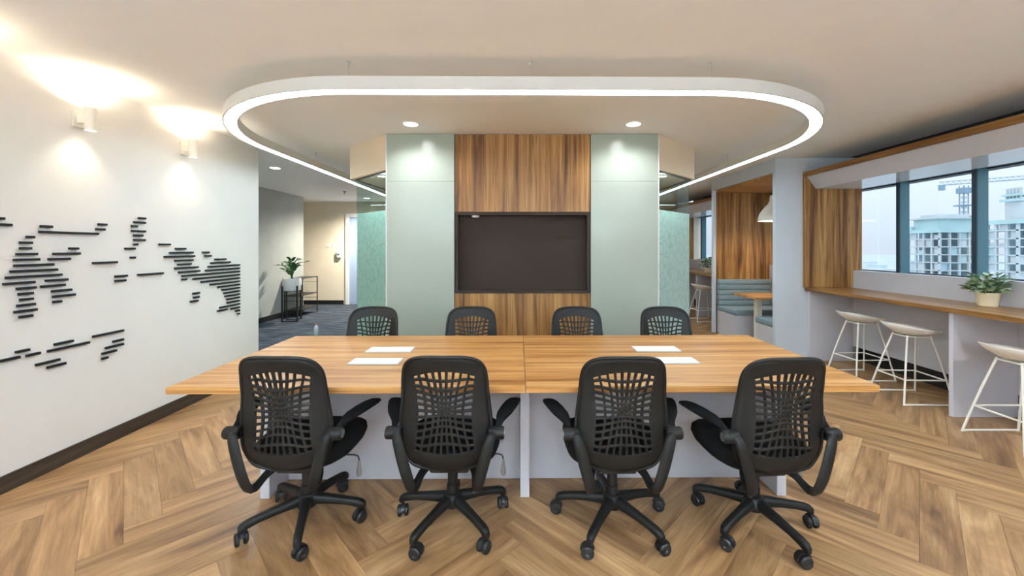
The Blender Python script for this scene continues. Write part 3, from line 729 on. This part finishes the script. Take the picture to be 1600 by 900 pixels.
# ------------------------------------------------------------------ potted plants
def leafy(t, c, n, rad, hgt, size, mats, seed):
    rnd = random.Random(seed); parts = {m: MB() for m in mats}; stems = MB()
    for i in range(n):
        a = rnd.uniform(0, 6.283); rr = rad*math.sqrt(rnd.random()); z = hgt*(0.15+0.85*rnd.random())*(1-0.45*(rr/rad)**2)
        p = Vector((c[0]+rr*math.cos(a), c[1]+rr*math.sin(a), c[2]+z))
        d = Vector((math.cos(a)*0.8+rnd.uniform(-.5, .5), math.sin(a)*0.8+rnd.uniform(-.5, .5), rnd.uniform(-0.2, 0.8))).normalized()
        sd = d.cross(Vector((rnd.uniform(-.3, .3), rnd.uniform(-.3, .3), 1))).normalized(); up = sd.cross(d)
        L = size*rnd.uniform(0.7, 1.3); W = L*0.36
        parts[rnd.choice(mats)].add([p, p+d*L*0.35+sd*W+up*L*0.08, p+d*L*0.45-up*L*0.02, p+d*L*0.35-sd*W+up*L*0.08, p+d*L*0.75+sd*W*0.7, p+d*L*0.75-sd*W*0.7, p+d*L-up*L*0.1],
                                    [(0, 1, 2), (0, 2, 3), (1, 4, 2), (2, 4, 6), (2, 6, 5), (2, 5, 3)])
        if i % 4 == 0: stems.tube([(c[0]+rr*0.2*math.cos(a), c[1]+rr*0.2*math.sin(a), c[2]), p], 0.0025, 5)
    for m in mats: parts[m].build('foliage', M[m], t)
    stems.build('stem', M['leafdark'], t)
def counter_plant(x, y, z, r, h, label, n, size, seed):
    t = thing('potted_plant', label, 'plant', (x, y, z), 0, 'plants on the window counters')
    MB().lathe([(r*0.74, 0.0), (r*0.80, 0.004), (r*0.97, h*0.9), (r, h*0.93), (r, h), (r*0.93, h), (r*0.90, h*0.86)], n=28).build('pot', M['pot'], t, 0, True)
    MB().lathe([(r*0.88, h*0.84), (r*0.88, h*0.88)], n=20).build('soil', M['soil'], t)
    leafy(t, (0, 0, h*0.85), n, r*1.6, r*2.5, size, ['leaf', 'leafpale'], seed)
counter_plant(4.09, 3.50, 0.9365, 0.078, 0.12, 'bushy green plant in a cream pot on the long window counter', 170, 0.058, 3)
counter_plant(P(1106, 0, 8.3).x, 8.3, 0.9365, 0.085, 0.10, 'small leafy plant in a cream pot on the far counter beyond the booth', 90, 0.075, 5)

# corridor plant on a tripod stand
cpX, cpY = -4.55, 7.86
t = thing('planter_stand', 'black metal plant stand holding a white pot by the corridor wall', 'plant stand', (cpX, cpY, 0.006))
r = 0.185
for k in range(4):
    a = math.pi/4+k*math.pi/2+0.25; x, y = r*math.cos(a), r*math.sin(a)
    MB().box(x-0.012, x+0.012, y-0.012, y+0.012, 0, 0.70).build('leg', M['blackmetal'], t)
cr = MB()
for k in range(4):
    a = math.pi/4+k*math.pi/2+0.25; b2 = a+math.pi/2
    cr.tube([(r*math.cos(a), r*math.sin(a), 0.012), (r*math.cos(b2), r*math.sin(b2), 0.012)], 0.010, 4)
cr.build('floor_rail', M['blackmetal'], t)
MB().tube([(-r*0.95, 0, 0.59), (r*0.95, 0, 0.59)], 0.009, 4).tube([(0, -r*0.95, 0.59), (0, r*0.95, 0.59)], 0.009, 4).build('cross_bar', M['blackmetal'], t)
t = thing('potted_zz_plant', 'arching dark green plant in a white pot on a black stand', 'plant', (cpX, cpY, 0.607))
MB().lathe([(0.150, 0.0), (0.158, 0.01), (0.163, 0.24), (0.150, 0.24), (0.147, 0.20)], n=32).build('pot', M['potwhite'], t, 0, True)
MB().lathe([(0.146, 0.19), (0.146, 0.205)], n=24).build('soil', M['soil'], t)
rnd = random.Random(12); st = MB(); lf = MB()
for dxs, dys, hh in ((-0.34, 0.02, 0.30), (-0.24, 0.1, 0.36), (0.02, -0.05, 0.42), (0.14, 0.06, 0.40), (0.36, -0.02, 0.36), (0.22, -0.12, 0.33), (-0.12, -0.12, 0.22), (-0.2, 0.12, 0.17), (0.08, 0.15, 0.28)):
    pts = catmull([(0.02*rnd.uniform(-1, 1), 0.02*rnd.uniform(-1, 1), 0.20), (dxs*0.12, dys*0.2, 0.20+hh*0.5), (dxs*0.4, dys*0.6, 0.20+hh*0.92), (dxs*0.85, dys, 0.20+hh)], 5)
    st.tube(pts, [0.007-0.004*i/len(pts) for i in range(len(pts))], 5)
    for i in range(6, len(pts)):
        p = Vector(pts[i]); d0 = (Vector(pts[i])-Vector(pts[i-1])).normalized()
        for sgn in (-1, 1):
            sdv = d0.cross(Vector((0, 0, 1))).normalized()*sgn
            d = (d0*0.7+sdv+Vector((0, 0, rnd.uniform(-0.2, 0.5)))).normalized(); n2 = d.cross(d0).normalized(); wv = d.cross(n2)
            L = 0.095*rnd.uniform(0.8, 1.15); W = L*0.2
            lf.add([p, p+d*L*0.5+wv*W, p+d*L, p+d*L*0.5-wv*W], [(0, 1, 2, 3)])
st.build('stem', M['leafdark'], t); lf.build('foliage', M['leafdark'], t)

# black wire shelf rack behind the planter
rk = thing('wire_rack', 'black metal shelf rack against the corridor wall behind the plant', 'shelf', (-4.79, 8.62, 0.006))
x0, x1, y0, y1 = -0.165, 0.165, -0.32, 0.36
for x in (x0, x1):
    for y in (y0, y1): MB().box(x-0.008, x+0.008, y-0.008, y+0.008, 0, 0.80).build('post', M['blackmetal'], rk)
for z in (0.785, 0.43, 0.13): MB().box(x0-0.008, x1+0.008, y0-0.008, y1+0.008, z, z+0.014).build('shelf', M['blackmetal'], rk)
for z in (0.68, 0.33):
    MB().tube([(x0, y0, z), (x1, y0, z)], 0.005, 6).build('rail', M['blackmetal'], rk); MB().tube([(x0, y1, z), (x1, y1, z)], 0.005, 6).build('rail', M['blackmetal'], rk)

# water bottle on the carpet
bt = thing('water_bottle', 'small clear plastic bottle with a red cap standing on the carpet', 'bottle', (P(494, 0, 6.5).x, 6.5, 0.0065))
MB().lathe([(0.028, 0), (0.033, 0.006), (0.033, 0.05), (0.030, 0.06), (0.033, 0.07), (0.033, 0.135), (0.026, 0.16), (0.012, 0.178), (0.012, 0.19)], n=18).build('body', M['bottle'], bt, 0, True)
MB().lathe([(0.014, 0.188), (0.014, 0.206), (0.012, 0.208)], n=14).build('cap', M['redcap'], bt)

# switches and dispenser on the far wall
for px, lb in ((513, 'white wall switch plate at the corridor end, left of two'), (521, 'white wall switch plate at the corridor end, right of two')):
    p = P(px, 384, YF); s = thing('wall_switch', lb, 'switch', (p.x, YF-0.001, p.z), 0, 'switch plates on the beige wall')
    MB().box(-0.045, 0.045, -0.008, 0, -0.045, 0.045).build('plate', M['white'], s, 0.002)
    MB().box(-0.03, 0.03, -0.012, -0.008, -0.03, 0.03).build('rocker', M['whitemetal'], s, 0.001)
p = P(531, 397, YF); s = thing('soap_dispenser', 'white hand sanitiser dispenser on the beige corridor end wall', 'dispenser', (p.x, YF-0.001, p.z))
MB().box(-0.05, 0.05, -0.08, 0, -0.09, 0.09).build('body', M['white'], s, 0.012)
MB().box(-0.03, 0.03, -0.083, -0.079, -0.03, 0.01).build('level_window', M['mullion'], s)
MB().box(-0.02, 0.02, -0.06, -0.03, 0.09, 0.13).build('top_tab', M['white'], s, 0.004)

# ------------------------------------------------------------------ booth furniture
def bench(y0, y1, back_y, label, nearside):
    t = thing('booth_bench', label, 'bench', (3.34, (y0+y1)/2, 0.001), 0, 'padded benches in the booth'); inv = Vector((3.34, (y0+y1)/2, 0.001))
    def part(mb, nm, m, bv): mb.v = [tuple(Vector(v)-inv) for v in mb.v]; return mb.build(nm, M[m], t, bv, bv > 0.01, 3)
    part(MB().box(3.34, 4.20, y0, y1, 0.001, 0.385), 'bench_base', 'lilac', 0.002)
    part(MB().box(3.33, 4.21, y0-(0.02 if not nearside else 0), y1+(0.02 if nearside else 0), 0.386, 0.47), 'seat_cushion', 'cushion', 0.02)
    b0, b1 = (back_y-0.085, back_y) if not nearside else (back_y, back_y+0.085)
    for k in range(5):
        z = 0.472+k*0.088
        part(MB().box(3.33, 4.21, b0, b1, z, z+0.0875), 'backrest_roll', 'cushion', 0.016)
bench(6.24, YP2-0.052, YP2-0.052, 'teal grey padded bench facing the camera at the back of the booth', False)
bench(YP+0.062, 5.68, YP+0.062, 'teal grey padded bench in the booth, cut off by the pier wall', True)
bt = thing('booth_table', 'small booth table with wood top on a white post', 'table', (3.72, 5.93, 0.001))
MB().box(-0.42, 0.42, -0.30, 0.30, 0.715, 0.745).build('table_top', M['zebx'], bt, 0.003)
MB().box(-0.25, -0.17, -0.04, 0.04, 0.02, 0.714).build('leg', M['whitemetal'], bt, 0.004)
MB().box(-0.33, 0.3, -0.22, 0.22, 0.0, 0.019).build('foot_plate', M['whitemetal'], bt, 0.004)
pl = thing('pendant_lamp', 'white bell-shaped pendant lamp hanging inside the booth', 'pendant light', (3.80, 5.95, 1.85))
MB().lathe([(0.245, 0.0), (0.242, 0.04), (0.222, 0.11), (0.17, 0.19), (0.115, 0.25), (0.092, 0.30), (0.088, 0.36), (0.08, 0.385), (0.02, 0.39), (0.02, 0.384), (0.076, 0.378), (0.084, 0.30), (0.108, 0.245), (0.163, 0.186), (0.215, 0.108), (0.235, 0.04), (0.239, 0.0)], n=36, cap=False).build('shade', M['lampshade'], pl, 0, True)
MB().tube([(0, 0, 0.385), (0, 0, 0.54)], 0.004, 6).build('cord', M['blackmetal'], pl)
MB().lathe([(0.012, 0.24), (0.03, 0.22), (0.038, 0.18), (0.03, 0.145), (0.008, 0.132)], n=16).build('bulb', M['bulb_warm'], pl, 0, True)
lamp('pendant_light_source', 'POINT', 12.0, WARM, (0, 0, 0.10), (0, 0, 0), pl, shadow_soft_size=0.05)

# ------------------------------------------------------------------ the city outside
M['conc'] = plain('pale_concrete', lin(196, 204, 206), 0.9, noise=0.08, nscale=0.2)
M['conchaze'] = plain('haze_tinted_concrete', lin(172, 202, 212), 0.9, noise=0.2, nscale=0.15)  # tone lifted to pale blue, haze put into the colour
M['net'] = plain('green_scaffold_net', lin(178, 208, 208), 0.9, noise=0.12, nscale=0.1)
M['crane'] = plain('crane_steel', lin(132, 160, 178), 0.7)
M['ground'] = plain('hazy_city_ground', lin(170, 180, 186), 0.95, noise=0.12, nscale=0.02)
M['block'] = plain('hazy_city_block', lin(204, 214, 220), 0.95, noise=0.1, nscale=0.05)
gz = -70.0
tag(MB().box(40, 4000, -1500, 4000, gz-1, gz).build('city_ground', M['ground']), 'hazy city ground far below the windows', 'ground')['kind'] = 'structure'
def tower(name, label, Y, pxc, pxf, pxr, ztop, floors, fh=3.3, seed=1, crown=None):
    # near corner at column pxc, window-side face runs back to pxf, street face runs on to pxr
    rnd = random.Random(seed)
    xl = (pxc-VX)/F*Y; dep = xl*F/(pxf-VX)-Y; W = (pxr-VX)/F*Y-xl
    t = thing(name, label, 'building', (xl, Y, gz)); z0 = ztop-gz
    nb, ny = max(3, round(W/3.6)), max(3, round(dep/3.0))
    for k in range(floors):
        z = z0-k*fh
        MB().box(0, W, 0, dep, z-0.4, z).build('floor_slab', M['conc'], t)
        for i in range(nb):
            if rnd.random() < 0.5: MB().box(W*i/nb+0.4, W*(i+1)/nb-0.4, 0.5, 0.8, z-fh, z-0.4-rnd.choice((0, 0, 1.2))).build('infill_panel', M[rnd.choice(('conc', 'net', 'conchaze'))], t)
        for j in range(ny):
            if rnd.random() < 0.5: MB().box(0.5, 0.8, dep*j/ny+0.4, dep*(j+1)/ny-0.4, z-fh, z-0.4-rnd.choice((0, 0, 1.2))).build('infill_panel', M[rnd.choice(('conc', 'net', 'conc'))], t)
    for i in range(nb+1):
        x = min(W-0.6, W*i/nb); MB().box(x, x+0.6, 0.1, 0.75, z0-floors*fh, z0-0.4).build('column', M['conc'], t)
    for j in range(1, ny+1):
        y = min(dep-0.6, dep*j/ny); MB().box(0.1, 0.75, y, y+0.6, z0-floors*fh, z0-0.4).build('column', M['conc'], t)
    MB().box(W*0.3, W*0.95, dep*0.4, dep*0.95, z0-floors*fh, z0-0.45).build('core', M['conchaze'], t)
    MB().box(0.3, W-0.3, 0.3, dep-0.3, 0, z0-floors*fh).build('lower_storeys', M['conc'], t)
    MB().box(-0.5, W+0.3, -0.5, -0.1, z0-0.8, z0+0.5).box(-0.5, -0.1, -0.1, dep, z0-0.8, z0+0.5).build('edge_net', M['net'], t)
    for (a, b, c, d, h0, h1, m, nm) in crown or ():
        MB().box(W*a, W*b, dep*c, dep*d, z0+h0, z0+h1).build(nm, M[m], t)
    return t
def zt(py, Y): return EYE-(py-VY)/F*Y
tower('construction_tower', 'unfinished concrete tower with green nets below the crane', 150, 1469, 1408, 1560, zt(360, 150), 9, 3.0, 2,
      [(0.1, 0.75, 0.2, 0.8, 0, 4.6, 'net', 'roof_core'), (0.05, 0.8, 0.12, 0.88, 4.6, 5.2, 'conc', 'roof_slab'), (0.15, 0.7, 0.25, 0.7, 5.2, 6.4, 'conc', 'roof_upstand'), (0.05, 0.2, 0.78, 0.95, 0, 2.0, 'net', 'roof_box')])
tower('construction_tower', 'unfinished concrete tower with tall lift core at the picture edge', 122, 1592, 1540, 1690, zt(345, 122), 10, 2.6, 5,
      [(0.05, 0.6, 0.05, 0.5, 0, 6.2, 'conc', 'lift_core'), (0.0, 0.65, 0.0, 0.58, 6.2, 7.0, 'net', 'core_platform'), (0.02, 0.62, 0.02, 0.55, 7.9, 8.5, 'net', 'core_platform')]+[(0.06+0.1*i, 0.09+0.1*i, 0.05, 0.1, 7.0, 10.4, 'conc', 'core_post') for i in range(5)]+[(0.06, 0.09, 0.15+0.1*i, 0.2+0.1*i, 7.0, 10.4, 'conc', 'core_post') for i in range(4)])
# tower crane
Yc = 165.0; cb = P(1506, 347, Yc); ctop = P(1506, 290, Yc)
cr = thing('tower_crane', 'tower crane with long jib above the unfinished towers', 'crane', (cb.x, Yc, gz))
mast = MB(); h0, h1 = 0, ctop.z-gz; wd = 0.9
for sx in (-1, 1):
    for sy in (-1, 1): mast.box(sx*wd-0.12, sx*wd+0.12, sy*wd-0.12, sy*wd+0.12, h0, h1)
z = h1-34
while z < h1-2:
    for sx in (-1, 1):
        mast.tube([(sx*wd, -wd, z), (sx*wd, wd, z+2)], 0.10, 4); mast.tube([(-wd, sx*wd, z), (wd, sx*wd, z+2)], 0.10, 4)
    z += 2
mast.build('mast', M['crane'], cr)
MB().box(-1.6, 1.6, -1.6, 1.6, h1-3.2, h1-1.0).build('cab', M['crane'], cr)
MB().box(-2.2, 2.2, -2.2, 2.2, h1-8.5, h1-8.0).box(-2.2, 2.2, -2.2, 2.2, h1-13, h1-12.6).build('work_platform', M['crane'], cr)
jib = MB(); aj = math.radians(18)
def jp(d, dz): return (d*math.cos(aj), d*math.sin(aj)*-0.6, h1+dz)
for dz, off in ((0.3, -0.6), (0.3, 0.6), (1.7, 0)):
    jib.tube([Vector(jp(-9, dz))+Vector((0, off, 0)), Vector(jp(46, dz+3.0))+Vector((0, off, 0))], 0.13, 4)
for i in range(26):
    d = -9+i*2.1; e = (d+9)/55*3.0
    jib.tube([jp(d, 0.3+e), jp(d+1.05, 1.7+e)], 0.08, 4); jib.tube([jp(d+1.05, 1.7+e), jp(d+2.1, 0.3+e)], 0.08, 4)
jib.build('jib', M['crane'], cr)
c0 = jp(-8, -1.2); MB().box(c0[0]-0.8, c0[0]+0.8, c0[1]-0.7, c0[1]+0.7, c0[2]-0.6, c0[2]+1.4).build('counterweight', M['crane'], cr)
# far low-rise blocks
rnd = random.Random(21); placed = []
for i in range(60):
    Y = rnd.uniform(330, 900); px = rnd.uniform(1340, 1402) if i < 34 else rnd.uniform(1085, 1120); x = (px-VX)/F*Y
    hgt = rnd.uniform(10, 34)+(28 if rnd.random() < 0.15 else 0); wx, wy = rnd.uniform(9, 26), rnd.uniform(9, 22)
    if any(abs(x-a) < 30 and abs(Y-b) < 30 for a, b in placed): continue
    placed.append((x, Y))
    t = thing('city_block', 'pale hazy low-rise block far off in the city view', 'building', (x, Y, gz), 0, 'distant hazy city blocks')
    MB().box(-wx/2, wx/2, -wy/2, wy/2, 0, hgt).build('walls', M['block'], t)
    MB().box(-wx/2-0.4, wx/2+0.4, -wy/2-0.4, wy/2+0.4, hgt, hgt+0.8).build('roof', M['conchaze' if rnd.random() < 0.4 else 'conc'], t)
